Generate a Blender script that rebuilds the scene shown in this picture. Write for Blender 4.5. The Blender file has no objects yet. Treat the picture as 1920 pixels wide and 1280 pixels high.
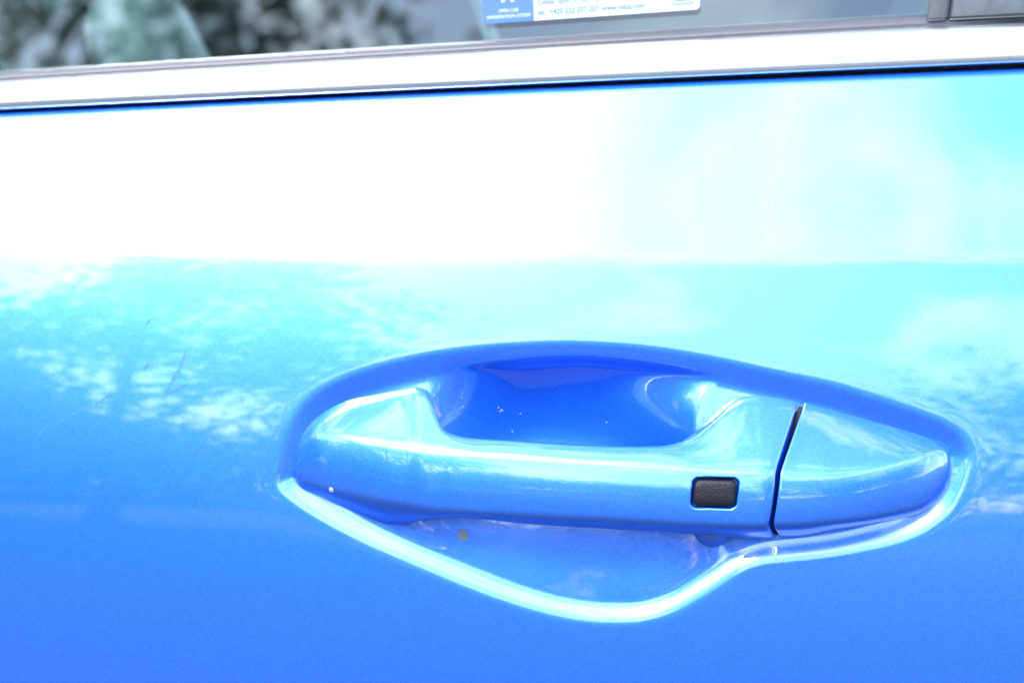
import bpy, bmesh, math, random
import numpy as np
from mathutils import Vector, Matrix
R = math.radians
random.seed(7); rng = np.random.default_rng(7)
scene = bpy.context.scene
col = scene.collection

# ------------------------------------------------------------------ camera, sky, sun, exposure
PITCH, YAW, DIST, LENS = R(8.0), R(8.0), 0.65, 60.0
FWD = np.array([-math.sin(YAW)*math.cos(PITCH), math.cos(YAW)*math.cos(PITCH), -math.sin(PITCH)])
RIGHT = np.cross(FWD, [0, 0, 1.0]); RIGHT /= np.linalg.norm(RIGHT)
UP = np.cross(RIGHT, FWD)
TARGET = np.array([0.0, 0.0, 0.95])
CAM = TARGET - DIST*FWD
cd = bpy.data.cameras.new('camera'); cam = bpy.data.objects.new('camera', cd); col.objects.link(cam)
cd.lens = LENS; cd.sensor_width = 36.0; cd.clip_start = 0.01; cd.clip_end = 2000
cam.matrix_world = Matrix(((RIGHT[0], UP[0], -FWD[0], CAM[0]), (RIGHT[1], UP[1], -FWD[1], CAM[1]),
                           (RIGHT[2], UP[2], -FWD[2], CAM[2]), (0, 0, 0, 1)))
cd.dof.use_dof = True; cd.dof.focus_distance = 0.605; cd.dof.aperture_fstop = 9.0
scene.camera = cam

SUN_AZ, SUN_EL = R(-29), R(47)      # azimuth from the door's outward direction (-Y), negative = left
sdir = Vector((math.sin(SUN_AZ)*math.cos(SUN_EL), -math.cos(SUN_AZ)*math.cos(SUN_EL), math.sin(SUN_EL)))
world = bpy.data.worlds.new('World'); scene.world = world; world.use_nodes = True
wn = world.node_tree.nodes; wl = world.node_tree.links
sky = wn.new('ShaderNodeTexSky'); sky.sky_type = 'NISHITA'; sky.sun_disc = False
sky.sun_elevation = SUN_EL; sky.sun_rotation = math.atan2(sdir.x, sdir.y)
sky.air_density = 1.0; sky.dust_density = 0.6; sky.ozone_density = 1.0
bg = wn['Background']; bg.inputs[1].default_value = 0.15
# thin broken cloud over the whole sky
wtc = wn.new('ShaderNodeTexCoord'); wno = wn.new('ShaderNodeTexNoise'); wno.inputs['Scale'].default_value = 4.6
wno.inputs['Detail'].default_value = 7; wno.inputs['Roughness'].default_value = 0.58; wno.inputs['Distortion'].default_value = 0.4
wmr = wn.new('ShaderNodeMapRange'); wmr.inputs[1].default_value = 0.48; wmr.inputs[2].default_value = 0.72; wmr.inputs[4].default_value = 0.75
wmx = wn.new('ShaderNodeMix'); wmx.data_type = 'RGBA'; wmx.inputs[7].default_value = (11.0, 11.8, 12.8, 1)
wl.new(wtc.outputs['Generated'], wno.inputs['Vector']); wl.new(wno.outputs[0], wmr.inputs[0]); wl.new(wmr.outputs[0], wmx.inputs[0])
wl.new(sky.outputs[0], wmx.inputs[6]); wl.new(wmx.outputs[2], bg.inputs[0])
sl = bpy.data.lights.new('sun', 'SUN'); so = bpy.data.objects.new('sun', sl); col.objects.link(so)
sl.energy = 1.3; sl.angle = R(20); sl.color = (1.0, 0.975, 0.94)
so.rotation_euler = (-sdir).to_track_quat('-Z', 'Y').to_euler()
so.location = (-2, -4, 6)
vs = scene.view_settings
vs.view_transform = 'Standard'; vs.look = 'None'; vs.gamma = 1.0; vs.use_curve_mapping = False
vs.exposure = 2.7

# ------------------------------------------------------------------ lens geometry
PXS = LENS/36.0*1920.0          # photograph pixels per unit of tangent
MM = DIST/PXS                   # metres of door per photograph pixel, about 0.0002

def project(P):
    d = np.asarray(P, float) - CAM
    f = d @ FWD
    return 960 + (d @ RIGHT)/f*PXS, 640 - (d @ UP)/f*PXS

def ray_plane(px, py, w):
    """point on the plane y = -w (w metres outward) seen at a pixel of the photograph"""
    px = np.asarray(px, float); py = np.asarray(py, float); w = np.asarray(w, float)
    d = FWD + ((px-960)/PXS)[..., None]*RIGHT - ((py-640)/PXS)[..., None]*UP
    t = (-w - CAM[1])/d[..., 1]
    return CAM + t[..., None]*d

# the door's own sheet: U to the rear, V downward, both in units of MM on the plane y = 0
def crease(U): return 487 + 0.0*U
_s = np.arange(-900, 3600, 2.0)
_k = np.array([[-900, 25], [-420, 24.5], [-330, 24], [-240, 23.5], [-120, 23], [-25, 24.5], [-8, 23.5], [10, 18.8], [60, 17.6], [120, 16], [210, 13.4],
               [310, 10.4], [420, 7.0], [560, 2.8], [760, -2], [1300, -6], [2200, -9], [3600, -14]])
_t = np.interp(_s, _k[:, 0], _k[:, 1])
_g = np.exp(-0.5*(np.arange(-12, 13)/3.0)**2); _g /= _g.sum()
_t = np.convolve(np.pad(_t, 12, mode='edge'), _g, 'valid')
_h = np.concatenate([[0], np.cumsum(np.tan(np.radians(_t[:-1]))*2.0)])*MM
_h -= np.interp(0, _s, _h)
def base(x, z):
    s = (TARGET[2] - z)/MM*math.cos(PITCH) + 640
    return np.interp(s - 487, _s, _h) - (x**2)/(2*2.6)

def at(px, py, w):
    """point w metres proud of the plain door skin, seen at a pixel"""
    w = np.asarray(w, float)
    tot = w.copy() if w.ndim else float(w)
    for _ in range(12):
        P = ray_plane(px, py, tot)
        tot = w + base(P[..., 0], P[..., 2])
    return P

# ------------------------------------------------------------------ objects
def link(name, me, mat=None, parent=None):
    o = bpy.data.objects.new(name, me); col.objects.link(o)
    if mat is not None: me.materials.append(mat)
    if parent is not None: o.parent = parent
    return o

def grid_mesh(name, P, close_u=False, close_v=False, smooth=True, flip=False):
    """P: (n, m, 3) array of points"""
    n, m = P.shape[:2]
    idx = np.arange(n*m).reshape(n, m)
    if close_u: idx = np.vstack([idx, idx[:1]])
    if close_v: idx = np.hstack([idx, idx[:, :1]])
    q = np.stack([idx[:-1, :-1], idx[1:, :-1], idx[1:, 1:], idx[:-1, 1:]], -1).reshape(-1, 4)
    if flip: q = q[:, ::-1]
    me = bpy.data.meshes.new(name)
    me.vertices.add(n*m); me.vertices.foreach_set('co', P.reshape(-1).astype(np.float32))
    me.loops.add(q.size); me.loops.foreach_set('vertex_index', q.reshape(-1).astype(np.int32))
    me.polygons.add(len(q)); me.polygons.foreach_set('loop_start', np.arange(0, q.size, 4, dtype=np.int32))
    me.polygons.foreach_set('loop_total', np.full(len(q), 4, dtype=np.int32))
    me.polygons.foreach_set('use_smooth', np.full(len(q), smooth, dtype=bool))
    me.update(calc_edges=True); me.validate()
    return me

def poly_mesh(name, verts, faces, smooth=False):
    me = bpy.data.meshes.new(name); me.from_pydata([tuple(v) for v in verts], [], faces); me.update()
    if smooth: me.polygons.foreach_set('use_smooth', [True]*len(me.polygons))
    return me

def bm_mesh(name, bm, smooth=True):
    bmesh.ops.recalc_face_normals(bm, faces=bm.faces)
    me = bpy.data.meshes.new(name); bm.to_mesh(me); bm.free()
    if smooth: me.polygons.foreach_set('use_smooth', [True]*len(me.polygons))
    return me

def tag(o, label=None, cat=None, group=None, kind=None):
    if label: o['label'] = label
    if cat: o['category'] = cat
    if group: o['group'] = group
    if kind: o['kind'] = kind

# ------------------------------------------------------------------ materials
def new_mat(name):
    m = bpy.data.materials.new(name); m.use_nodes = True
    return m, m.node_tree.nodes, m.node_tree.links, m.node_tree.nodes['Principled BSDF']

def simple(name, color, rough=0.5, metal=0.0, bump=0.0, scale=200.0, var=0.0, coat=0.0, spec=0.5):
    m, n, l, p = new_mat(name)
    p.inputs['Base Color'].default_value = (*color, 1); p.inputs['Roughness'].default_value = rough
    p.inputs['Metallic'].default_value = metal; p.inputs['Coat Weight'].default_value = coat
    p.inputs['Specular IOR Level'].default_value = spec
    tc = n.new('ShaderNodeTexCoord')
    if bump or var:
        nz = n.new('ShaderNodeTexNoise'); nz.inputs['Scale'].default_value = scale; nz.inputs['Detail'].default_value = 5
        l.new(tc.outputs['Object'], nz.inputs['Vector'])
        if bump:
            b = n.new('ShaderNodeBump'); b.inputs['Strength'].default_value = bump; b.inputs['Distance'].default_value = 0.3/scale
            l.new(nz.outputs[0], b.inputs['Height']); l.new(b.outputs[0], p.inputs['Normal'])
        if var:
            mr = n.new('ShaderNodeMapRange'); mr.inputs[1].default_value = 0.3; mr.inputs[2].default_value = 0.7
            mr.inputs[3].default_value = 1-var; mr.inputs[4].default_value = 1+var
            mx = n.new('ShaderNodeMix'); mx.data_type = 'RGBA'; mx.blend_type = 'MULTIPLY'; mx.inputs[0].default_value = 1
            mx.inputs[6].default_value = (*color, 1)
            l.new(nz.outputs[0], mr.inputs[0]); l.new(mr.outputs[0], mx.inputs[7]); l.new(mx.outputs[2], p.inputs['Base Color'])
    return m

def paint_material():
    """pigmented base with blue flake, a thinner share of bare aluminium flake, one clear coat over both"""
    m, n, l, p = new_mat('blue_metallic_paint')
    out = n['Material Output']; tc = n.new('ShaderNodeTexCoord')
    vo = n.new('ShaderNodeTexVoronoi'); vo.inputs['Scale'].default_value = 2900
    l.new(tc.outputs['Object'], vo.inputs['Vector'])
    sep = n.new('ShaderNodeSeparateColor'); l.new(vo.outputs['Color'], sep.inputs[0])
    b = n.new('ShaderNodeBump'); b.inputs['Strength'].default_value = 0.16; b.inputs['Distance'].default_value = 0.0001
    l.new(sep.outputs[1], b.inputs['Height'])
    nz = n.new('ShaderNodeTexNoise'); nz.inputs['Scale'].default_value = 260; nz.inputs['Detail'].default_value = 2
    l.new(tc.outputs['Object'], nz.inputs['Vector'])
    b2 = n.new('ShaderNodeBump'); b2.inputs['Strength'].default_value = 0.018; b2.inputs['Distance'].default_value = 0.0003
    l.new(nz.outputs[0], b2.inputs['Height'])
    q = n.new('ShaderNodeBsdfPrincipled'); mix = n.new('ShaderNodeMixShader'); mix.inputs[0].default_value = 0.066
    for s_, colr, metal, rough in ((p, (0.003, 0.136, 0.66), 0.75, 0.48), (q, (0.64, 0.74, 0.86), 1.0, 0.30)):
        mr = n.new('ShaderNodeMapRange'); mr.inputs[3].default_value = 0.83; mr.inputs[4].default_value = 1.17
        l.new(sep.outputs[0], mr.inputs[0])
        mx = n.new('ShaderNodeMix'); mx.data_type = 'RGBA'; mx.blend_type = 'MULTIPLY'; mx.inputs[0].default_value = 1
        mx.inputs[6].default_value = (*colr, 1); l.new(mr.outputs[0], mx.inputs[7]); l.new(mx.outputs[2], s_.inputs['Base Color'])
        s_.inputs['Metallic'].default_value = metal; s_.inputs['Roughness'].default_value = rough
        s_.inputs['Coat Weight'].default_value = 1.0; s_.inputs['Coat Roughness'].default_value = 0.028; s_.inputs['Coat IOR'].default_value = 1.72
        l.new(b.outputs[0], s_.inputs['Normal']); l.new(b2.outputs[0], s_.inputs['Coat Normal'])
    l.new(p.outputs[0], mix.inputs[1]); l.new(q.outputs[0], mix.inputs[2]); l.new(mix.outputs[0], out.inputs[0])
    return m

def glass_material():
    m, n, l, p = new_mat('tinted_window_glass'); n.remove(p)
    out = n['Material Output']
    tr = n.new('ShaderNodeBsdfTransparent'); tr.inputs[0].default_value = (0.80, 0.90, 0.87, 1)
    gl = n.new('ShaderNodeBsdfGlossy'); gl.inputs['Roughness'].default_value = 0.0; gl.inputs[0].default_value = (1, 1, 1, 1)
    fr = n.new('ShaderNodeFresnel'); fr.inputs[0].default_value = 1.52
    mx = n.new('ShaderNodeMixShader'); l.new(fr.outputs[0], mx.inputs[0]); l.new(tr.outputs[0], mx.inputs[1]); l.new(gl.outputs[0], mx.inputs[2])
    l.new(mx.outputs[0], out.inputs[0])
    return m

PAINT = paint_material()
GLASS = glass_material()
CHROME = simple('satin_bright_trim', (0.86, 0.87, 0.89), 0.28, 1.0, bump=0.02, scale=900)
RUBBER = simple('weathered_seal_rubber', (0.052, 0.049, 0.058), 0.42, bump=0.25, scale=1500, var=0.2)
BLACK = simple('gap_black_plastic', (0.002, 0.002, 0.004), 0.8)
BUTTON = simple('grained_black_plastic', (0.003, 0.003, 0.006), 0.48, bump=1.0, scale=1300, spec=0.25)
PILLAR = simple('gloss_pillar_cover', (0.028, 0.028, 0.034), 0.25, coat=0.5, bump=0.05, scale=800)
CHIP = simple('bare_primer', (0.17, 0.22, 0.25), 0.75, bump=0.5, scale=2500, var=0.3)
SCRATCH = simple('scuffed_clear_coat', (0.006, 0.105, 0.22), 0.5, var=0.2, scale=800)
HAIRLINE = simple('hairline_scratch', (0.12, 0.2, 0.3), 0.6)
DUST = simple('pale_dust', (0.3, 0.36, 0.42), 0.8)
PAPER = simple('white_sticker_film', (0.24, 0.29, 0.28), 0.6)
BLUEFILM = simple('blue_sticker_film', (0.015, 0.075, 0.24), 0.6)
INK = simple('pale_green_ink', (0.01, 0.05, 0.065), 0.7)
WHITEINK = simple('white_ink', (0.4, 0.44, 0.44), 0.7)
CABIN = simple('dark_cabin_plastic', (0.012, 0.014, 0.014), 0.7, bump=0.3, scale=500)
SEATMAT = simple('grey_seat_cloth', (0.03, 0.034, 0.037), 0.9, bump=0.4, scale=700, var=0.15)
WHEELMAT = simple('grey_wheel_leather', (0.13, 0.18, 0.175), 0.5, bump=0.2, scale=600)
ASPHALT = simple('asphalt', (0.045, 0.045, 0.048), 0.9, bump=0.4, scale=60, var=0.25)
BARK = simple('bark', (0.09, 0.065, 0.045), 0.9, bump=0.8, scale=20, var=0.3)
LEAF = simple('tree_leaf', (0.045, 0.085, 0.03), 0.55, var=0.4, scale=1.5)
SILVER = simple('silver_letter', (0.7, 0.7, 0.7), 0.3, 1.0)

# ------------------------------------------------------------------ ground
gs = 300.0
g = link('ground', poly_mesh('ground', [(-gs, -gs, 0), (gs, -gs, 0), (gs, gs, 0), (-gs, gs, 0)], [(0, 1, 2, 3)]), ASPHALT)
tag(g, kind='structure')

# ------------------------------------------------------------------ the car
car = bpy.data.objects.new('car', None); col.objects.link(car)
tag(car, 'metallic blue car seen close up at its front door handle and window edge', 'car')

# ---- outlines traced on the photograph, moved to the depth they lie at
def closed_spline(pts, n=3):
    p = np.array(pts, float); N = len(p); out = []
    for i in range(N):
        a, b, c, d = p[i-1], p[i], p[(i+1) % N], p[(i+2) % N]
        for k in range(n):
            t = k/n
            out.append(0.5*((2*b) + (c-a)*t + (2*a-5*b+4*c-d)*t*t + (3*b-a-3*c+d)*t**3))
    return np.array(out)

RIM = [(516, 895), (519, 872), (528, 836), (543, 794), (564, 760), (594, 732), (628, 712), (672, 694), (720, 679), (781, 664),
       (844, 653), (906, 646), (980, 641), (1054, 639), (1147, 642), (1241, 651), (1335, 667), (1400, 681), (1467, 696),
       (1561, 717), (1624, 736), (1686, 757), (1749, 780), (1785, 797), (1808, 816), (1821, 842), (1822, 867), (1812, 905), (1797, 938),
       (1780, 961), (1749, 986), (1717, 1004), (1671, 1020), (1592, 1037), (1530, 1046), (1470, 1052), (1425, 1058), (1386, 1074),
       (1344, 1102), (1312, 1122), (1281, 1140), (1250, 1153), (1219, 1162), (1187, 1167), (1125, 1167), (1062, 1159), (1000, 1144),
       (937, 1124), (875, 1100), (812, 1074), (750, 1047), (687, 1019), (625, 987), (578, 959), (541, 933), (522, 914)]
BOWL = [(830, 693), (890, 678), (960, 669), (1054, 663), (1147, 666), (1241, 676), (1319, 690), (1354, 704), (1334, 722), (1314, 748), (1304, 785),
        (1308, 850), (1338, 930), (1366, 1000), (1372, 1046), (1344, 1076), (1312, 1095), (1281, 1110), (1234, 1128), (1187, 1137), (1125, 1137),
        (1062, 1128), (1000, 1114), (937, 1097), (875, 1075), (820, 1052), (796, 1030), (788, 1002), (792, 950), (800, 880), (808, 800), (814, 735)]

def to_sheet(pts, depth):
    p = closed_spline(pts); P = at(p[:, 0], p[:, 1], np.full(len(p), depth))
    return np.stack([P[:, 0]/MM, -(P[:, 2]-TARGET[2])/MM], -1)

def sdf(q, poly):
    """distance inside the closed line, in pixels (positive inside)"""
    q = np.asarray(q, float); out = np.full(len(q), 1e9); inside = np.zeros(len(q), bool)
    for a, b in zip(poly, np.roll(poly, -1, 0)):
        ab = b-a; t = np.clip(((q-a) @ ab)/(ab @ ab + 1e-12), 0, 1)
        d = q - a - t[:, None]*ab
        out = np.minimum(out, (d*d).sum(1))
        cond = (a[1] > q[:, 1]) != (b[1] > q[:, 1])
        xx = a[0] + (q[:, 1]-a[1])/(b[1]-a[1] + 1e-12)*ab[0]
        inside ^= cond & (q[:, 0] < xx)
    return np.where(inside, 1, -1)*np.sqrt(out)

rim_s, bowl_s = to_sheet(RIM, -0.0005), to_sheet(BOWL, -0.0055)
rc = rim_s.mean(0)
def ramp(d, w, k1, k2):
    sp = lambda x, k: 0.5*(x+np.sqrt(x*x+k*k))
    return (sp(d, k1)-sp(d-w, k2))/w
RX = np.arange(rim_s[:, 0].min()-220, rim_s[:, 0].max()+220, 3.0); RY = np.arange(rim_s[:, 1].min()-220, rim_s[:, 1].max()+220, 3.0)
def gblur(a, sg):
    n = int(3*sg)+1; k = np.exp(-0.5*(np.arange(-n, n+1)/sg)**2); k /= k.sum()
    a = np.apply_along_axis(lambda r: np.convolve(np.pad(r, n, mode='edge'), k, 'valid'), 0, a)
    return np.apply_along_axis(lambda r: np.convolve(np.pad(r, n, mode='edge'), k, 'valid'), 1, a)
def make_relief():
    YY, XX = np.meshgrid(RY, RX, indexing='ij'); qq = np.stack([XX.ravel(), YY.ravel()], -1)
    d = sdf(qq, rim_s).reshape(XX.shape); e = sdf(qq, bowl_s).reshape(XX.shape)
    fade = np.clip((d+190)/150, 0, 1)
    lm = np.clip((YY-rim_s[:, 1].min()-170)/200, 0, 1); lm = lm*lm*(3-2*lm)
    lip = -(0.0040-0.0008*lm)*ramp(d-4, 43-17*lm, 7, 6)*fade
    m = np.clip((YY-bowl_s[:, 1].min()-130)/240, 0, 1); m = m*m*(3-2*m)
    # hollow: drops steeply from its upper edge, is deepest behind the grip, then runs out gently to the lower edge
    c0 = bowl_s.mean(0); dx = np.diff(np.vstack([bowl_s, bowl_s[:1]])[:, 0])
    upper, lower = bowl_s[bowl_s[:, 1] < c0[1]], bowl_s[bowl_s[:, 1] >= c0[1]]
    def edge(pts, key, val, fn, grid):
        o = np.full(len(grid), np.nan)
        for i, g_ in enumerate(grid):
            hit = []
            P0, P1 = bowl_s, np.roll(bowl_s, -1, 0)
            cr = (P0[:, key] > g_) != (P1[:, key] > g_)
            if cr.any():
                f_ = (g_-P0[cr, key])/(P1[cr, key]-P0[cr, key]); hit = P0[cr, val]+f_*(P1[cr, val]-P0[cr, val]); o[i] = fn(hit)
        ok = ~np.isnan(o); return np.interp(grid, grid[ok], o[ok])
    yT, yB = edge(bowl_s, 0, 1, np.min, RX), edge(bowl_s, 0, 1, np.max, RX)
    xL, xR = edge(bowl_s, 1, 0, np.min, RY), edge(bowl_s, 1, 0, np.max, RY)
    v = (YY-yT[None])/(yB-yT)[None]; ds = np.minimum(XX-xL[:, None], xR[:, None]-XX)
    vm = np.clip((v-0.43)/0.20, 0, 1); vm = vm*vm*(3-2*vm)
    prof_ = np.where(v < 0.43, 0.020*(1-(1-np.clip(v, 0, 0.43)/0.43)**2), np.where(v < 0.63, 0.020-0.0166*vm, 0.0034*(1-np.clip(v, 0, 1))/0.37))
    side = 1-(1-np.clip(ds/200, 0, 1))**1.9
    bowl = -np.where(e > 0, prof_*side, 0)
    soft = gblur(bowl, 4.5); crisp = gblur(bowl, 1.2)
    k = (1-m)*np.clip((e+25)/20, 0, 1)*np.clip((55-e)/40, 0, 1)
    k *= np.clip((XX-bowl_s[:, 0].min()-60)/120, 0, 1)
    return gblur(lip, 0.7) + soft*(1-k) + crisp*k
REL = make_relief()
def relief(X, Y):
    """height of the pressed recess at sheet coordinates (bicubic in the pressed form)"""
    fx, fy = (X-RX[0])/3.0, (Y-RY[0])/3.0
    ok = (fx > 2) & (fy > 2) & (fx < len(RX)-4) & (fy < len(RY)-4)
    fx, fy = np.where(ok, fx, 3), np.where(ok, fy, 3)
    ix, iy = np.floor(fx).astype(int), np.floor(fy).astype(int); tx_, ty_ = fx-ix, fy-iy
    def wts(t): return [(1-t)**3/6, (3*t**3-6*t**2+4)/6, (-3*t**3+3*t**2+3*t+1)/6, t**3/6]
    wx, wy = wts(tx_), wts(ty_); out = 0
    for j in range(4):
        for i in range(4): out = out + wy[j]*wx[i]*REL[iy+j-1, ix+i-1]
    return np.where(ok, out, 0)

# ---- belt line curves (photograph pixels)
bx = np.array([-2000, 0, 760, 1340, 1920, 3900.])
L_glass = np.interp
def curve(ys): 
    c = np.polyfit([0, 760, 1340, 1920], ys, 2); c2 = c.copy()
    return lambda x: np.polyval(c2, np.clip(x, -400, 2400)) + np.where(x < -400, (x+400)*np.polyval(np.polyder(c2), -400), 0) + np.where(x > 2400, (x-2400)*np.polyval(np.polyder(c2), 2400), 0)
c_glass, c_rub, c_trimlow, c_gaplow = curve([133, 86, 50, 14]), curve([151, 104, 71, 40]), curve([206, 170, 143, 118]), curve([218, 184, 158, 137])

# ---- door panel
def axis(lo, a, b, hi, fine, mid, coarse, a0, b0):
    return np.concatenate([np.arange(lo, a0, coarse), np.arange(a0, a, mid), np.arange(a, b, fine), np.arange(b, b0, mid), np.arange(b0, hi+coarse, coarse)])
Pl = at(np.array([450., 1880.]), np.array([640., 640.]), np.zeros(2)); U0, U1 = Pl[0, 0]/MM, Pl[1, 0]/MM
us = axis(-2700, U0, U1, 2700, 2.5, 10, 60, -1150, 1150)
topx = np.linspace(-1800, 3700, 200)
Pt = at(topx, c_gaplow(topx), np.zeros(200)); top_u, top_v = Pt[:, 0]/MM, -(Pt[:, 2]-TARGET[2])/MM
vtop = np.interp(us, top_u, top_v)
vt_mid = np.interp(0, top_u, top_v)
v_lo, v_hi = rim_s[:, 1].min()-40-vt_mid, rim_s[:, 1].max()+40-vt_mid
ss = np.concatenate([np.arange(-9, 16, 1.0), np.arange(16, 60, 4), np.arange(60, v_lo, 6), np.arange(v_lo, v_hi, 2.5), np.arange(v_hi, v_hi+250, 10), np.arange(v_hi+250, 2700, 60)])
S, UU = np.meshgrid(ss, us, indexing='ij')
bl = 1 - np.clip((S-40)/(v_lo-60), 0, 1); bl = bl*bl*(3-2*bl)
VV = S + np.interp(UU, top_u, top_v)*bl + vt_mid*(1-bl)
X, Z = UU*MM, TARGET[2]-VV*MM
H = base(X, Z) + relief(UU, VV)
e = np.clip((7 - S)/16, 0, 1)         # hem rolled in at the top edge
H -= 0.006*(1-np.sqrt(np.clip(1-e*e, 0, 1)))
door = link('door_panel', grid_mesh('door_panel', np.stack([X, -H, Z], -1), flip=False), PAINT, car)
# hem return, closing the top edge into the door
top = np.stack([X[0], -H[0], Z[0]], -1); ret = top + np.array([0, 0.03, -0.002])
link('door_hem', grid_mesh('door_hem', np.stack([top, ret]), flip=True), PAINT, door)

def on_door(px, py, lift=0.00012):
    w = 0.0
    px = np.atleast_1d(np.asarray(px, float)); py = np.atleast_1d(np.asarray(py, float)); w = np.zeros(len(px))
    for _ in range(8):
        P = at(px, py, w)
        w = 0.6*relief(P[:, 0]/MM, -(P[:, 2]-TARGET[2])/MM) + 0.4*w
    return P - np.array([0, 1, 0])*lift

def ribbon(name, pts, w0, w1, mat, parent):
    p = np.array(pts, float); t = np.linspace(0, 1, 14)
    cum = np.concatenate([[0], np.cumsum(np.hypot(*np.diff(p, axis=0).T))]); cum /= cum[-1]
    x, y = np.interp(t, cum, p[:, 0]), np.interp(t, cum, p[:, 1])
    dx, dy = np.gradient(x), np.gradient(y); ln = np.hypot(dx, dy); nx, ny = -dy/ln, dx/ln
    hw = np.interp(t, [0, 0.15, 0.8, 1], [w0*0.3, w0, w1, w1*0.2])*(1+0.3*rng.standard_normal(14))
    A, B = on_door(x+nx*hw, y+ny*hw), on_door(x-nx*hw, y-ny*hw)
    return link(name, grid_mesh(name, np.stack([A, B]), flip=False), mat, parent)

for pts, a, b in [([(349, 656), (340, 685), (308, 739)], 1.9, 3.0), ([(306, 740), (330, 730), (353, 720)], 1.9, 2.2),
                  ([(290, 594), (281, 600), (271, 610)], 1.0, 1.6), ([(278, 681), (269, 693)], 1.8, 2.4),
                  ([(203, 741), (190, 750), (178, 757)], 0.9, 1.4), ([(87, 800), (80, 808), (70, 818)], 1.6, 2.2)]:
    ribbon('scratch', pts, a, b, SCRATCH, door)
for pts in [[(395, 530), (350, 590), (296, 648)], [(170, 760), (130, 780), (90, 802)]]:
    ribbon('scratch', pts, 0.3, 0.22, HAIRLINE, door)

def chip(name, px, py, r, mat, parent, surf, n=11, asp=1.0):
    a = np.linspace(0, 2*math.pi, n, endpoint=False)
    rr = r*(1+0.22*rng.standard_normal(n))*(0.75 if name == 'dust_speck' else 1); x, y = px+rr*np.cos(a), py+rr*asp*np.sin(a)
    P = surf(x, y, 0.00015); c = surf(np.array([px]), np.array([py]), 0.00022)
    return link(name, poly_mesh(name, list(P)+list(c), [(i, n, (i+1) % n) for i in range(n)]), mat, parent)
chip('paint_chip', 869, 1003, 12, CHIP, door, on_door)
for (x, y, r) in [(935, 764, 2.2), (941, 769, 2.6), (937, 771, 1.6), (866, 744, 1.6), (868, 762, 2.0), (863, 765, 1.6), (961, 808, 2.0), (867, 736, 1.3),
                  (1137, 791, 1.7), (976, 775, 1.4), (1035, 727, 1.0)]:
    chip('dust_speck', x, y, r, DUST, door, on_door, n=7)

# ------------------------------------------------------------------ door handle
# stations: top edge, upper ridge, lower ridge, bottom edge, each (px, py, millimetres proud)
GRIP = [
 [(546, 872, -5), (545.5, 881, -3.5), (546, 893, -3.5), (549, 903, -5)],
 [(552, 845, -5), (556, 866, 1), (558, 901, 1), (566, 920, -4)],
 [(566, 810, -5), (575, 838, 5), (580, 908, 5), (590, 931, -4)],
 [(587, 783, -5), (600, 818, 9), (608, 917, 9), (625, 947, -4)],
 [(612, 763, -5), (632, 815, 12), (645, 927, 12), (665, 964, -4)],
 [(650, 745, -5), (672, 821, 15), (690, 937, 15), (700, 979, -4)],
 [(700, 733, -5), (720, 829, 17.5), (735, 946, 17), (733, 989, -4)],
 [(745, 723, -5), (765, 836, 19), (775, 952, 18.5), (757, 989, -3)],
 [(772, 720, -4), (795, 841, 20.5), (800, 956, 20), (775, 981, 2)],
 [(796, 729, -2), (815, 844, 21), (822, 958, 20.5), (800, 976, 8)],
 [(810, 750, 1), (830, 846, 21.5), (840, 959, 21), (825, 974, 10)],
 [(817, 778, 5), (845, 847, 22), (855, 960, 21.5), (850, 973, 11)],
 [(828, 800, 9), (862, 848.5, 22.3), (870, 961, 21.8), (872, 973, 11.5)],
 [(850, 812, 11), (885, 850, 22.6), (890, 962.5, 22), (895, 974, 12)],
 [(890, 819, 12), (915, 853, 23), (920, 964, 22.4), (925, 977, 12.5)],
 [(960, 823, 13), (970, 857, 23.6), (975, 967, 23), (980, 983, 13)],
 [(1085, 831, 13.5), (1085, 866, 24.3), (1085, 972, 23.8), (1085, 991, 13)],
 [(1179, 834, 13.5), (1180, 872, 24.6), (1180, 977, 24), (1180, 996, 13)],
 [(1235, 834, 13), (1240, 876, 24.6), (1240, 981, 24), (1240, 999, 12)],
 [(1268, 828, 11), (1290, 878, 24.6), (1285, 984, 24), (1285, 1002, 10)],
 [(1300, 812, 8), (1325, 880, 24.4), (1320, 986, 24), (1320, 1005, 6)],
 [(1335, 782, 3), (1355, 881, 24.2), (1350, 988, 23.8), (1350, 1010, 2)],
 [(1365, 755, -1), (1385, 881.5, 24), (1378, 989, 23.6), (1380, 1014, -1)],
 [(1395, 737, -4), (1410, 882, 23.7), (1402, 990, 23.3), (1405, 1016, -3)],
 [(1420, 731.5, -5), (1428, 882, 23.4), (1418, 990, 23), (1425, 1016, -4)],
 [(1460, 736, -5), (1441, 882, 23), (1430, 990, 22.6), (1441, 1015, -4)],
 [(1496, 743, -5), (1450, 882, 22.5), (1436.5, 988, 22), (1451.5, 1014, -4)]]
CAP = [
 [(1515, 746, -5), (1467, 882, 22.3), (1452.5, 988, 21.8), (1469, 1012, -4)],
 [(1535, 752, -5), (1500, 885, 21.5), (1500, 987, 20.5), (1500, 1010, -4)],
 [(1580, 765, -5), (1560, 885, 19.8), (1560, 981, 18.5), (1560, 999, -4)],
 [(1640, 783, -5), (1630, 878, 16.5), (1625, 974, 15), (1630, 986, -4)],
 [(1690, 798, -5), (1685, 866, 12.5), (1680, 963, 10.5), (1685, 975, -4)],
 [(1733, 814, -5), (1732, 852, 8), (1728, 949, 6), (1728, 962, -4.5)],
 [(1762, 828, -5), (1762, 845, 3.5), (1757, 929, 1.5), (1757, 941, -5)],
 [(1778, 841, -5), (1780, 851, -0.5), (1776, 905, -2), (1774, 914, -5)],
 [(1784, 857, -5.5), (1785.5, 862, -5), (1784, 880, -5), (1783, 885, -5.5)]]

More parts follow.
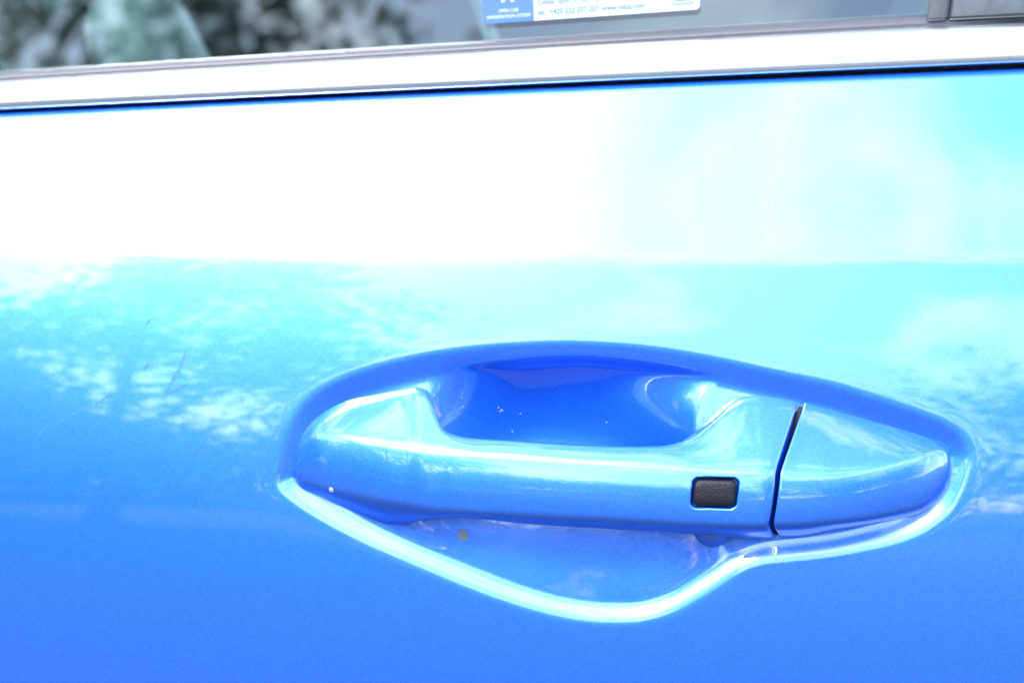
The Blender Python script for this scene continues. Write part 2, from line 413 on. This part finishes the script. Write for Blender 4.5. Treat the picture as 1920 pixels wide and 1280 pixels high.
def reshape_depth(st):
    out = []
    for T, Rr, B, S_ in st:
        rw, bw = Rr[2]*0.72, B[2]*0.72
        if Rr[2] < 0: rw, bw = Rr[2], B[2]
        tw = T[2] if T[2] <= -4 else -4.5+(T[2]+4.5)/18*(16.0)
        tw = min(tw, rw-0.5); sw = S_[2] if S_[2] < 0 else S_[2]*0.68
        out.append([(T[0], T[1], tw), (Rr[0], Rr[1], rw), (B[0], B[1], bw), (S_[0], S_[1], min(sw, bw-0.5))])
    return out
GRIP, CAP = reshape_depth(GRIP), reshape_depth(CAP)
def loft(st, step, ends, r=(2.2, 3.0, 2.6, 1.8)):
    st = np.array(st, float); n = len(st)
    s = np.concatenate([[0], np.cumsum(np.linalg.norm(np.diff(st[:, :, :2].mean(1), axis=0), axis=1))])
    N = int(s[-1]/step); q = np.linspace(0, s[-1], N)
    # cubic Hermite with finite-difference slopes, limited
    d = np.zeros_like(st); dl = np.diff(st, axis=0)/np.diff(s)[:, None, None]
    d[1:-1] = np.where(dl[:-1]*dl[1:] > 0, 2*dl[:-1]*dl[1:]/(dl[:-1]+dl[1:]+1e-12), 0); d[0], d[-1] = dl[0], dl[-1]
    i = np.clip(np.searchsorted(s, q, 'right')-1, 0, n-2); h = (s[i+1]-s[i]); t = ((q-s[i])/h)[:, None, None]; h = h[:, None, None]
    C = (2*t**3-3*t**2+1)*st[i] + (t**3-2*t**2+t)*h*d[i] + (-2*t**3+3*t**2)*st[i+1] + (t**3-t**2)*h*d[i+1]
    # slight smoothing along the length
    for _ in range(6): C[1:-1] = 0.25*C[:-2]+0.5*C[1:-1]+0.25*C[2:]
    P = np.stack([at(C[:, k, 0], C[:, k, 1], C[:, k, 2]*0.001) for k in range(4)], 1)
    low = np.minimum(C[:, 0, 2], C[:, 3, 2])
    k = np.clip((low-1)/5, 0, 1)
    wb = (-18 + k*(18 + low - 4.0))*0.001
    up = np.array([0, 0, 1.0])
    Tb = P[:, 0].copy(); Sb = P[:, 3].copy()
    Tb[:, 1] += (C[:, 0, 2]*0.001-wb); Sb[:, 1] += (C[:, 3, 2]*0.001-wb)
    span = np.linalg.norm(P[:, 0]-P[:, 3], axis=1)
    Tb -= up*(k*0.0025)[:, None]; Sb += up*(k*0.0015)[:, None]
    pts = [Tb, P[:, 0], P[:, 1], P[:, 2], P[:, 3], Sb]
    segs = [10, 34, 60, 16, 10]
    bulge = [0, 0.0006, 0.0012, 0.0003, 0]
    rows = []
    for j in range(5):
        a, b = pts[j], pts[j+1]
        along = np.gradient(0.5*(a+b), axis=0); nn = np.cross(b-a, along); nn /= np.linalg.norm(nn, axis=1)[:, None]+1e-12
        nn *= np.sign(-(nn[:, 1:2])+1e-9)
        sc = np.minimum(1, span/0.02)[:, None]
        for t_ in np.linspace(0, 1, segs[j], endpoint=False):
            rows.append(a+(b-a)*t_ + nn*bulge[j]*sc*4*t_*(1-t_))
    rows.append(pts[5])
    G = np.stack(rows, 1)
    for _ in range(20): G[:, 1:-1] = 0.25*G[:, :-2]+0.5*G[:, 1:-1]+0.25*G[:, 2:]
    cuts = np.cumsum([segs[0], segs[1]-5, 10, segs[2]-5])
    if ends[1] or ends[0]:
        # rounded then closed end at the parting gap
        def close(G, rev):
            E = G[-1] if not rev else G[0]; E2 = G[-2] if not rev else G[1]
            c = E.mean(0); dirn = (E-E2).mean(0); dirn /= np.linalg.norm(dirn)
            extra = []
            for f, o in [(0.012, 0.00035), (0.03, 0.0006), (0.06, 0.0007), (0.5, 0.0007), (0.98, 0.0007)]:
                extra.append(E+(c-E)*f+dirn*o)
            ex = np.stack(extra)
            return np.concatenate([G, ex]) if not rev else np.concatenate([ex[::-1], G])
        if ends[1]: G = close(G, False)
        if ends[0]: G = close(G, True)
    return G, cuts

G, cuts = loft(GRIP, 1.6, (False, True))
# pocket for the entry button
sx, sy = project(G.reshape(-1, 3)); sx, sy = sx.reshape(G.shape[:2]), sy.reshape(G.shape[:2])
front = np.zeros(G.shape[:2], bool); front[:, cuts[1]:cuts[3]+4] = True
def rrect(x, y, cx, cy, hx, hy, r, skew=-0.10):
    x = x-cx-skew*(y-cy)*1.0; y = y-cy-0.02*x
    ax, ay = np.abs(x)-(hx-r), np.abs(y)-(hy-r)
    return np.hypot(np.maximum(ax, 0), np.maximum(ay, 0))+np.minimum(np.maximum(ax, ay), 0)-r
BC = (1340, 924)
sel = front & (np.abs(sx-BC[0]) < 60) & (np.abs(sy-BC[1]) < 34)
A = lambda x, z: np.stack([np.ones_like(x), x, z, x*x, x*z, z*z], -1)
cx0, cz0 = G[sel][:, 0].mean(), G[sel][:, 2].mean()
coef = np.linalg.lstsq(A(G[sel][:, 0]-cx0, G[sel][:, 2]-cz0), G[sel][:, 1], rcond=None)[0]
face_y = lambda x, z: A(x-cx0, z-cz0) @ coef
d = -rrect(sx, sy, *BC, 44.5, 29.5, 13)
G[..., 1] += np.where(front, 0.0026*np.clip(d/4.0, 0, 1)**0.8, 0)
handle = link('door_handle', grid_mesh('door_handle', G, flip=True), PAINT, car)
G2, _ = loft(CAP, 1.6, (True, False))
cap = link('handle_end_cap', grid_mesh('handle_end_cap', G2, flip=True), PAINT, handle)

def on_face(px, py, lift=0.0):
    px = np.asarray(px, float); py = np.asarray(py, float); y = np.full(px.shape, coef[0])
    for _ in range(6):
        P = ray_plane(px, py, -y); y = face_y(P[..., 0], P[..., 2])
    P[..., 1] = y - lift
    return P
# entry button: grained pad with rounded shoulders
rings = []
for inset, lift in [(4.6, -0.0024), (4.6, -0.0008), (4.9, -0.0003), (5.6, 0.0001), (7.0, 0.00035), (10, 0.0005), (16, 0.0006), (24, 0.0006)]:
    hx, hy, r = 44.0-inset, 29.0-inset, max(13.0-inset*0.55, 3.0)
    a = np.linspace(0, 2*math.pi, 96, endpoint=False)
    ring = []
    for t in a:
        lo, hi = 0, 90
        for _ in range(26):
            m_ = 0.5*(lo+hi)
            if rrect(BC[0]+m_*math.cos(t), BC[1]+m_*math.sin(t), *BC, hx, hy, r) < 0: lo = m_
            else: hi = m_
        ring.append((BC[0]+lo*math.cos(t), BC[1]+lo*math.sin(t)))
    ring = np.array(ring); rings.append(on_face(ring[:, 0], ring[:, 1], lift))
cc = on_face(np.array([BC[0]]), np.array([BC[1]]), 0.0006)
rings.append(np.repeat(cc, 96, 0))
link('entry_button', grid_mesh('entry_button', np.stack(rings), close_v=True), BUTTON, handle)

# dark pad in the parting gap and between cap and recess
def strip_solid(name, left, right, mat, parent):
    """left/right: lists of (px,py,mm) - a filled strip"""
    l = np.array(left, float); r_ = np.array(right, float)
    Lp, Rp = at(l[:, 0], l[:, 1], l[:, 2]*0.001), at(r_[:, 0], r_[:, 1], r_[:, 2]*0.001)
    bk = np.array([0, 0.012, 0])
    return link(name, grid_mesh(name, np.stack([Lp+bk, Lp, Rp, Rp+bk]), flip=False), mat, parent)
strip_solid('handle_gasket', [(1502, 753, -4.2), (1478, 800, -2.6), (1458, 850, -2), (1450, 885, 2), (1440, 950, 2), (1436, 990, 0), (1458, 1008, -5)],
            [(1511, 754, -4.2), (1498, 800, -2.6), (1484, 850, -2), (1474, 885, 2), (1464, 950, 2), (1458, 990, 0), (1470, 1008, -5)], BLACK, handle)

# boss on the recess floor under the handle's rear foot
def ellipsoid(name, c, rx, ry, rz, mat, parent, e=2.0):
    bm = bmesh.new(); bmesh.ops.create_uvsphere(bm, u_segments=40, v_segments=24, radius=1)
    for v in bm.verts: v.co = Vector((v.co.x*rx+c[0], v.co.y*ry+c[1], v.co.z*rz+c[2]))
    return link(name, bm_mesh(name, bm), mat, parent)
ellipsoid('handle_stem', at(1336., 986., -0.004), 0.0075, 0.010, 0.0075, PAINT, handle)
def on_handle(px, py, lift):
    P = G.reshape(-1, 3); qx, qy = sx.ravel(), sy.ravel(); out = []
    m = front.ravel(); idx = np.where(m)[0][:len(qx)]
    for a, b in zip(px, py):
        k = idx[np.argmin((qx[idx]-a)**2+(qy[idx]-b)**2)]
        out.append(ray_plane(a, b, -P[k, 1]+lift+0.0002))
    return np.array(out)
front = np.vstack([front]); sx_, sy_ = sx, sy
chip('paint_chip', 622, 917, 4.0, DUST, handle, on_handle, n=8, asp=1.2)

# ------------------------------------------------------------------ belt trim, seal, glass
tx = np.linspace(-1500, 3500, 160)
def belt(px, py, w):  # w proud of the shoulder surface continued upward
    return at(px, py, w)
def profile_loft(name, rows, mat, parent, flip):
    return link(name, grid_mesh(name, np.stack(rows), flip=flip), mat, parent)
rows = []
prof = [(1.06, -0.010), (1.02, -0.0035), (1.0, -0.0012), (0.965, 0.0006), (0.90, 0.0016), (0.75, 0.0026), (0.55, 0.0029), (0.35, 0.0024), (0.18, 0.0012), (0.07, -0.0002), (0.0, -0.0022), (-0.03, -0.008)]
for f, w in prof:
    rows.append(at(tx, c_rub(tx)+(c_trimlow(tx)-c_rub(tx))*f, np.full(160, w)))
trim = profile_loft('window_trim', rows, CHROME, car, flip=True)
rows = []
for f, w in [(1.12, -0.012), (1.06, -0.006), (1.0, -0.0032), (0.8, -0.0022), (0.5, -0.0030), (0.25, -0.0050), (0.1, -0.0072), (0.0, -0.0100), (-0.05, -0.016)]:
    rows.append(at(tx, c_glass(tx)+(c_rub(tx)-c_glass(tx))*f, np.full(160, w)))
seal = profile_loft('window_seal', rows, RUBBER, car, flip=True)
# black channel behind the parting line under the trim
rows = []
for dy, w in [(-14, -0.006), (-3, -0.007), (8, -0.0075), (22, -0.012)]:
    rows.append(at(tx, c_trimlow(tx)+dy, np.full(160, w)))
profile_loft('trim_channel', rows, BLACK, car, flip=True)

# glass: leans in, curves slightly, 4 mm thick
GT = R(11)
gb = at(tx, c_glass(tx)+10, np.full(160, -0.0115))
def glass_pt(px, py, off=0.0):
    """point on the glass plane seen at a pixel; off = metres inward"""
    px = np.asarray(px, float); py = np.asarray(py, float)
    p0 = gb[80]; nrm = np.array([0, -math.cos(GT), math.sin(GT)])
    d = FWD + ((px-960)/PXS)[..., None]*RIGHT - ((py-640)/PXS)[..., None]*UP
    t = (((p0 - CAM) @ nrm) - off)/(d @ nrm)
    return CAM + t[..., None]*d
p0 = gb[80]
up_g = np.array([0, math.sin(GT), math.cos(GT)]); n_g = np.array([0, -math.cos(GT), math.sin(GT)])
def glass_sheet(x, hgt, off):   # world x, height along glass
    return p0[None]*0 + np.stack([x, p0[1]+up_g[1]*hgt-n_g[1]*off, p0[2]+up_g[2]*hgt-n_g[2]*off], -1)
# glass spans up to the pillar cover at the rear
xr = glass_pt(np.array(1752.), np.array(20.))[0]
gx = np.array([-1.0, xr+0.012])
lowh = np.array([-0.09, -0.03]); hi = np.array([0.36, 0.38])
o_lo, o_hi, i_lo, i_hi = glass_sheet(gx, lowh, 0), glass_sheet(gx, hi, 0), glass_sheet(gx, lowh, 0.004), glass_sheet(gx, hi, 0.004)
V = np.concatenate([o_lo, o_hi, i_lo, i_hi])
glass = link('window_glass', poly_mesh('window_glass', V, [(0, 1, 3, 2), (5, 4, 6, 7), (0, 4, 5, 1), (2, 3, 7, 6), (0, 2, 6, 4), (1, 5, 7, 3)]), GLASS, car)

# pillar cover and its seal edge
def glass_box(name, pxs, mat, parent, proud, deep=0.012, bev=0.0012):
    """upright prism on the glass plane: pxs = bottom-left, bottom-right, lean per metre upward"""
    (x0, y0), (x1, y1), top = pxs
    a, b = glass_pt(np.array(x0), np.array(y0)), glass_pt(np.array(x1), np.array(y1))
    bm = bmesh.new(); vs_ = []
    for off in (-proud, deep):
        for q, h in ((a, 0), (b, 0), (b, top), (a, top)):
            lean = 0.12*h
            vs_.append(bm.verts.new(Vector(q+up_g*h-n_g*off+np.array([lean, 0, 0]))))
    for f in [(0, 1, 2, 3), (7, 6, 5, 4), (0, 4, 5, 1), (1, 5, 6, 2), (2, 6, 7, 3), (3, 7, 4, 0)]:
        bm.faces.new([vs_[i] for i in f])
    bmesh.ops.bevel(bm, geom=list(bm.edges), offset=bev, segments=3, affect='EDGES', profile=0.5)
    return link(name, bm_mesh(name, bm), mat, parent)
glass_box('pillar_seal', ((1736, 45), (1772, 42), 0.36), RUBBER, car, 0.0045)
glass_box('pillar_cover', ((1776, 42), (2500, 5), 0.36), PILLAR, car, 0.0040)

# ------------------------------------------------------------------ cabin seen through the glass
def box(name, lo, hi, mat, parent, bev=0.0, seg=3):
    bm = bmesh.new(); bmesh.ops.create_cube(bm, size=1)
    for v in bm.verts: v.co = Vector([(lo[i]+hi[i])/2+v.co[i]*(hi[i]-lo[i]) for i in range(3)])
    if bev: bmesh.ops.bevel(bm, geom=list(bm.edges), offset=bev, segments=seg, affect='EDGES', profile=0.5)
    return link(name, bm_mesh(name, bm), mat, parent)
zb = float(p0[2])
box('cabin_floor', (-1.3, 0.06, 0.25), (1.0, 1.45, 0.30), CABIN, car)
box('far_door_lining', (-1.3, 1.45, 0.25), (1.0, 1.50, zb+0.14), CABIN, car)
box('roof_lining', (-1.0, 0.14, zb+0.375), (1.0, 1.45, zb+0.41), SEATMAT, car)
box('dashboard', (-1.3, 0.09, 0.3), (-0.62, 1.45, zb-0.02), CABIN, car, 0.03)
box('door_lining', (-1.2, 0.045, 0.32), (0.7, 0.075, zb-0.035), CABIN, car, 0.01)
# seat
st = bpy.data.meshes.new('x')
bm = bmesh.new(); bmesh.ops.create_cube(bm, size=1); bmesh.ops.subdivide_edges(bm, edges=list(bm.edges), cuts=8, use_grid_fill=True)
for v in bm.verts:
    c = v.co*2; x, y, z = c
    f = (1-0.10*abs(y)**3)
    c = Vector((x*0.07*(1+0.3*abs(y)**2)*(1-0.3*max(0, z)**4), y*0.25*(1-0.18*max(0, z)**3), z*0.33*f))
    v.co = Vector((0.20+c.x+0.22*(c.z), 0.42+c.y, zb-0.22+c.z))
seat = link('seat_backrest', bm_mesh('seat_backrest', bm), SEATMAT, car)
def headrest():
    bm = bmesh.new(); bmesh.ops.create_cube(bm, size=1); bmesh.ops.subdivide_edges(bm, edges=list(bm.edges), cuts=6, use_grid_fill=True)
    for v in bm.verts:
        c = v.co.normalized()*0.55+v.co*0.5
        v.co = Vector((0.31+c.x*0.09+c.z*0.03, 0.42+c.y*0.25, zb+0.23+c.z*0.17))
    return link('headrest', bm_mesh('headrest', bm), SEATMAT, seat)
headrest()
# steering wheel: axis towards the driver, tilted up
wc = Vector(ray_plane(np.array(215.), np.array(150.), -0.42)); ax = Vector((math.cos(R(25)), 0, math.sin(R(25))))
rotm = ax.to_track_quat('Z', 'Y').to_matrix()
def torus(name, Rm, r, mat, parent, n=64, m=16):
    a = np.linspace(0, 2*math.pi, n, endpoint=False); b = np.linspace(0, 2*math.pi, m, endpoint=False)
    Aa, Bb = np.meshgrid(a, b, indexing='ij')
    P = np.stack([(Rm+r*np.cos(Bb))*np.cos(Aa), (Rm+r*np.cos(Bb))*np.sin(Aa), r*np.sin(Bb)], -1)
    P = P @ np.array(rotm).T + np.array(wc)
    return link(name, grid_mesh(name, P, True, True), mat, parent)
wheel = torus('steering_wheel', 0.185, 0.011, WHEELMAT, car)
bm = bmesh.new(); bmesh.ops.create_uvsphere(bm, u_segments=32, v_segments=20, radius=1)
for v in bm.verts:
    c = v.co; c = Vector((math.copysign(abs(c.x)**0.7, c.x)*0.05, math.copysign(abs(c.y)**0.7, c.y)*0.05, c.z*0.03+0.028)); v.co = rotm @ c + wc
link('wheel_hub', bm_mesh('wheel_hub', bm), WHEELMAT, wheel)
for ang in (0, 180, 270):
    bm = bmesh.new(); bmesh.ops.create_cube(bm, size=1)
    for v in bm.verts:
        c = Vector((v.co.x*0.13+0.12, v.co.y*0.035, v.co.z*0.012-0.004))
        v.co = rotm @ (Matrix.Rotation(R(ang+90), 3, 'Z') @ c) + wc
    bmesh.ops.bevel(bm, geom=list(bm.edges), offset=0.004, segments=2, affect='EDGES')
    link('wheel_spoke', bm_mesh('wheel_spoke', bm), WHEELMAT, wheel)

def strap(name, pts, y, wpx, mat, parent):
    """flat woven strap through pixels at depth y, 2 mm thick"""
    p = np.array(pts, float)
    A_, B_ = ray_plane(p[:, 0]-wpx, p[:, 1], np.full(len(p), -y)), ray_plane(p[:, 0]+wpx, p[:, 1], np.full(len(p), -y))
    bk = np.array([0, 0.002, 0])
    return link(name, grid_mesh(name, np.stack([A_, B_, B_+bk, A_+bk]), close_u=True), mat, parent)
BELT = simple('grey_belt_webbing', (0.16, 0.19, 0.2), 0.8, bump=0.4, scale=900)
strap('seat_belt', [(800, -420), (850, -160), (900, 10), (945, 140), (1010, 330)], 0.22, 15, BELT, car)
strap('far_pillar_cover', [(726, -500), (731, -100), (736, 60), (742, 200)], 1.40, 13, BELT, car)

# ------------------------------------------------------------------ sticker on the glass
sticker = bpy.data.objects.new('window_sticker', None); col.objects.link(sticker)
tag(sticker, 'small white and blue printed sticker low on the door window', 'sticker')
OFF = -0.0002
q = lambda x, y, o=OFF: glass_pt(np.array(float(x)), np.array(float(y)), o)
o_, rgt = q(906, 46), q(1313, 18)
ex = (rgt-o_)/np.linalg.norm(rgt-o_); W = np.linalg.norm(rgt-o_); PW = W/407.0
ey = np.cross(n_g, ex); ey /= np.linalg.norm(ey)
if ey[2] < 0: ey = -ey
def spt(a, b, lift=0.0): return o_ + ex*(a*PW) + ey*(b*PW) + n_g*lift      # a right, b up in sticker pixels
def sheet(name, outline, lift, mat, parent, thick=0.0001):
    t = [spt(a, b, lift) for a, b in outline]; u = [spt(a, b, lift-thick) for a, b in outline]; n = len(t)
    return link(name, poly_mesh(name, t+u, [tuple(range(n)), tuple(range(2*n-1, n-1, -1))]+[(i, i+n, (i+1) % n+n, (i+1) % n) for i in range(n)]), mat, parent)
def round_rect(x0, y0, x1, y1, r, corners=(1, 1, 1, 1)):
    out = []
    for (cx, cy, a0, on) in ((x1-r, y1-r, 0, corners[0]), (x0+r, y1-r, 90, corners[1]), (x0+r, y0+r, 180, corners[2]), (x1-r, y0+r, 270, corners[3])):
        if on: out += [(cx+r*math.cos(R(a0+k*15)), cy+r*math.sin(R(a0+k*15))) for k in range(7)]
        else: out.append((cx+r*(1 if a0 in (0, 270) else -1), cy+r*(1 if a0 in (0, 90) else -1)))
    return out
sheet('blue_field', round_rect(0, 0, 96, 170, 9, (0, 1, 0, 0)), 0, BLUEFILM, sticker)
sheet('white_field', round_rect(96.5, 0, 407, 170, 9, (1, 0, 0, 1)), 0, PAPER, sticker)
sc_ = 40
for k in range(12):
    a = R(k*30+15); cx, cy = 48+34*math.cos(a), 75+34*math.sin(a)*1.0
    pts = [(cx+(5.2 if i % 2 == 0 else 2.3)*math.cos(R(90+i*36)), cy+(5.2 if i % 2 == 0 else 2.3)*math.sin(R(90+i*36))) for i in range(10)]
    sheet('star', pts, 0.00012, WHITEINK, sticker, 0.00005)
def text(name, s, a, b, size, mat, parent, align='LEFT', width=None):
    cu = bpy.data.curves.new(name, 'FONT'); cu.body = s; cu.size = 1.0; cu.align_x = align; cu.resolution_u = 3
    o = bpy.data.objects.new(name, cu); col.objects.link(o); bpy.context.view_layer.update()
    me = bpy.data.meshes.new_from_object(o); bpy.data.objects.remove(o); bpy.data.curves.remove(cu)
    xs = [v.co.x for v in me.vertices]; w = max(xs)-min(xs); k = size
    kx = (width/w) if width else size
    for v in me.vertices:
        p = spt(a+v.co.x*kx, b+v.co.y*k, 0.00012); v.co = Vector(p)
    return link(name, me, mat, parent)
text('lettering', 'OPEN CAR', 49, 19.5, 9.5, WHITEINK, sticker, 'CENTER', 38)
text('lettering', 'INFORMATION SYSTEM', 49, 8.5, 9.5, WHITEINK, sticker, 'CENTER', 82)
text('lettering', 'tel.: +420 222 207 207, www.cebia.com', 104, 10, 15, INK, sticker, 'LEFT', 200)
text('lettering', 'Cebia, spol. s r.o., Vyskočilova 1461/2a, Praha 4', 104, 30, 15, INK, sticker, 'LEFT', 262)
text('lettering', '0805', 361, 17.5, 13, INK, sticker, 'LEFT', 27)
fr = [(355, 12, 394, 13.2), (355, 32, 394, 33.2), (355, 13.2, 356.2, 32), (392.8, 13.2, 394, 32)]
for x0, y0, x1, y1 in fr:
    sheet('code_frame', [(x1, y1), (x0, y1), (x0, y0), (x1, y0)], 0.00012, INK, sticker, 0.00005)

# ------------------------------------------------------------------ trees across the way (seen mirrored in paint and glass)
def cone_between(bm, a, b, ra, rb, n=10):
    a, b = Vector(a), Vector(b); qd = (b-a).to_track_quat('Z', 'Y')
    r1 = [bm.verts.new(a+qd @ Vector((ra*math.cos(t), ra*math.sin(t), 0))) for t in np.linspace(0, 2*math.pi, n, endpoint=False)]
    r2 = [bm.verts.new(b+qd @ Vector((rb*math.cos(t), rb*math.sin(t), 0))) for t in np.linspace(0, 2*math.pi, n, endpoint=False)]
    for i in range(n): bm.faces.new((r1[i], r1[(i+1) % n], r2[(i+1) % n], r2[i]))
def tree(az, dist, h, rad, base_h, nclump, nleaf, leaf, label, group='trees mirrored in the paint', spread=0.11):
    x, y = math.sin(R(az))*dist, -math.cos(R(az))*dist
    root = bpy.data.objects.new('tree', None); col.objects.link(root); root.location = (x, y, 0)
    tag(root, label, 'tree', group)
    bm = bmesh.new(); tr = 0.022*h
    cone_between(bm, (0, 0, -0.05), (0.1, 0, base_h), tr, tr*0.75); cone_between(bm, (0.1, 0, base_h-0.02), (0.05, 0.1, h*0.85), tr*0.74, tr*0.15)
    cl = []
    for i in range(nclump):
        d = rng.standard_normal(3); d /= np.linalg.norm(d); rr = rng.random()**0.45
        c = np.array([d[0]*rad*rr, d[1]*rad*rr, (base_h+h)/2+d[2]*(h-base_h)/2*rr]); cl.append(c)
        if i % 3 == 0:
            zt = max(base_h*0.8, c[2]-0.35*h*rng.random()); cone_between(bm, (0.08, 0.02, zt), tuple(c), tr*0.35, tr*0.06, 6)
    link('trunk', bm_mesh('trunk', bm), BARK, root)
    C = np.repeat(np.array(cl), nleaf, 0) + rng.standard_normal((nclump*nleaf, 3))*rad*spread
    N = len(C); n1 = rng.standard_normal((N, 3)); n1 /= np.linalg.norm(n1, axis=1)[:, None]
    n2 = np.cross(n1, rng.standard_normal((N, 3))); n2 /= np.linalg.norm(n2, axis=1)[:, None]
    s = leaf*(0.6+0.8*rng.random((N, 1)))
    V = np.stack([C-n1*s, C-n2*s*0.45, C+n1*s, C+n2*s*0.45], 1)
    me = grid_faces('crown', V)
    link('crown', me, LEAF, root)
def grid_faces(name, V):
    N = len(V); me = bpy.data.meshes.new(name)
    me.vertices.add(N*4); me.vertices.foreach_set('co', V.reshape(-1).astype(np.float32))
    me.loops.add(N*4); me.loops.foreach_set('vertex_index', np.arange(N*4, dtype=np.int32))
    me.polygons.add(N); me.polygons.foreach_set('loop_start', np.arange(0, N*4, 4, dtype=np.int32)); me.polygons.foreach_set('loop_total', np.full(N, 4, dtype=np.int32))
    me.update(calc_edges=True); return me
tree(-29, 9.5, 6.9, 2.9, 0.9, 75, 170, 0.085, 'tall leafy tree mirrored at the left of the window')
for (az, dist, h, rad), wh in zip([(-92, 14, 6, 3.0), (-78, 15, 6.5, 3.0), (-66, 15, 7, 3.0), (-55, 17, 6, 3.0), (-40, 20, 4.2, 3.0), (-28, 23, 4.0, 3.2), (-15, 27, 5.4, 3.2), (-4, 25, 4.6, 3.0), (7, 26, 5.6, 3.3), (23, 22, 9.0, 3.4), (30, 25, 6.6, 3.6), (45, 22, 6, 3.5)],
        ['leftmost, beyond the front of the car', 'second from the left, beyond the front of the car', 'third from the left', 'fourth from the left', 'left of the tall tree', 'just behind the tall tree', 'right of the tall tree', 'low and centred on the handle', 'right of the handle centre', 'behind the end cap side', 'right of the end cap', 'far right end of the row']):
    tree(az, dist, h, rad*1.25, 0.15, 70, 110, 0.16, 'green tree of the mirrored row, '+wh, spread=0.2)
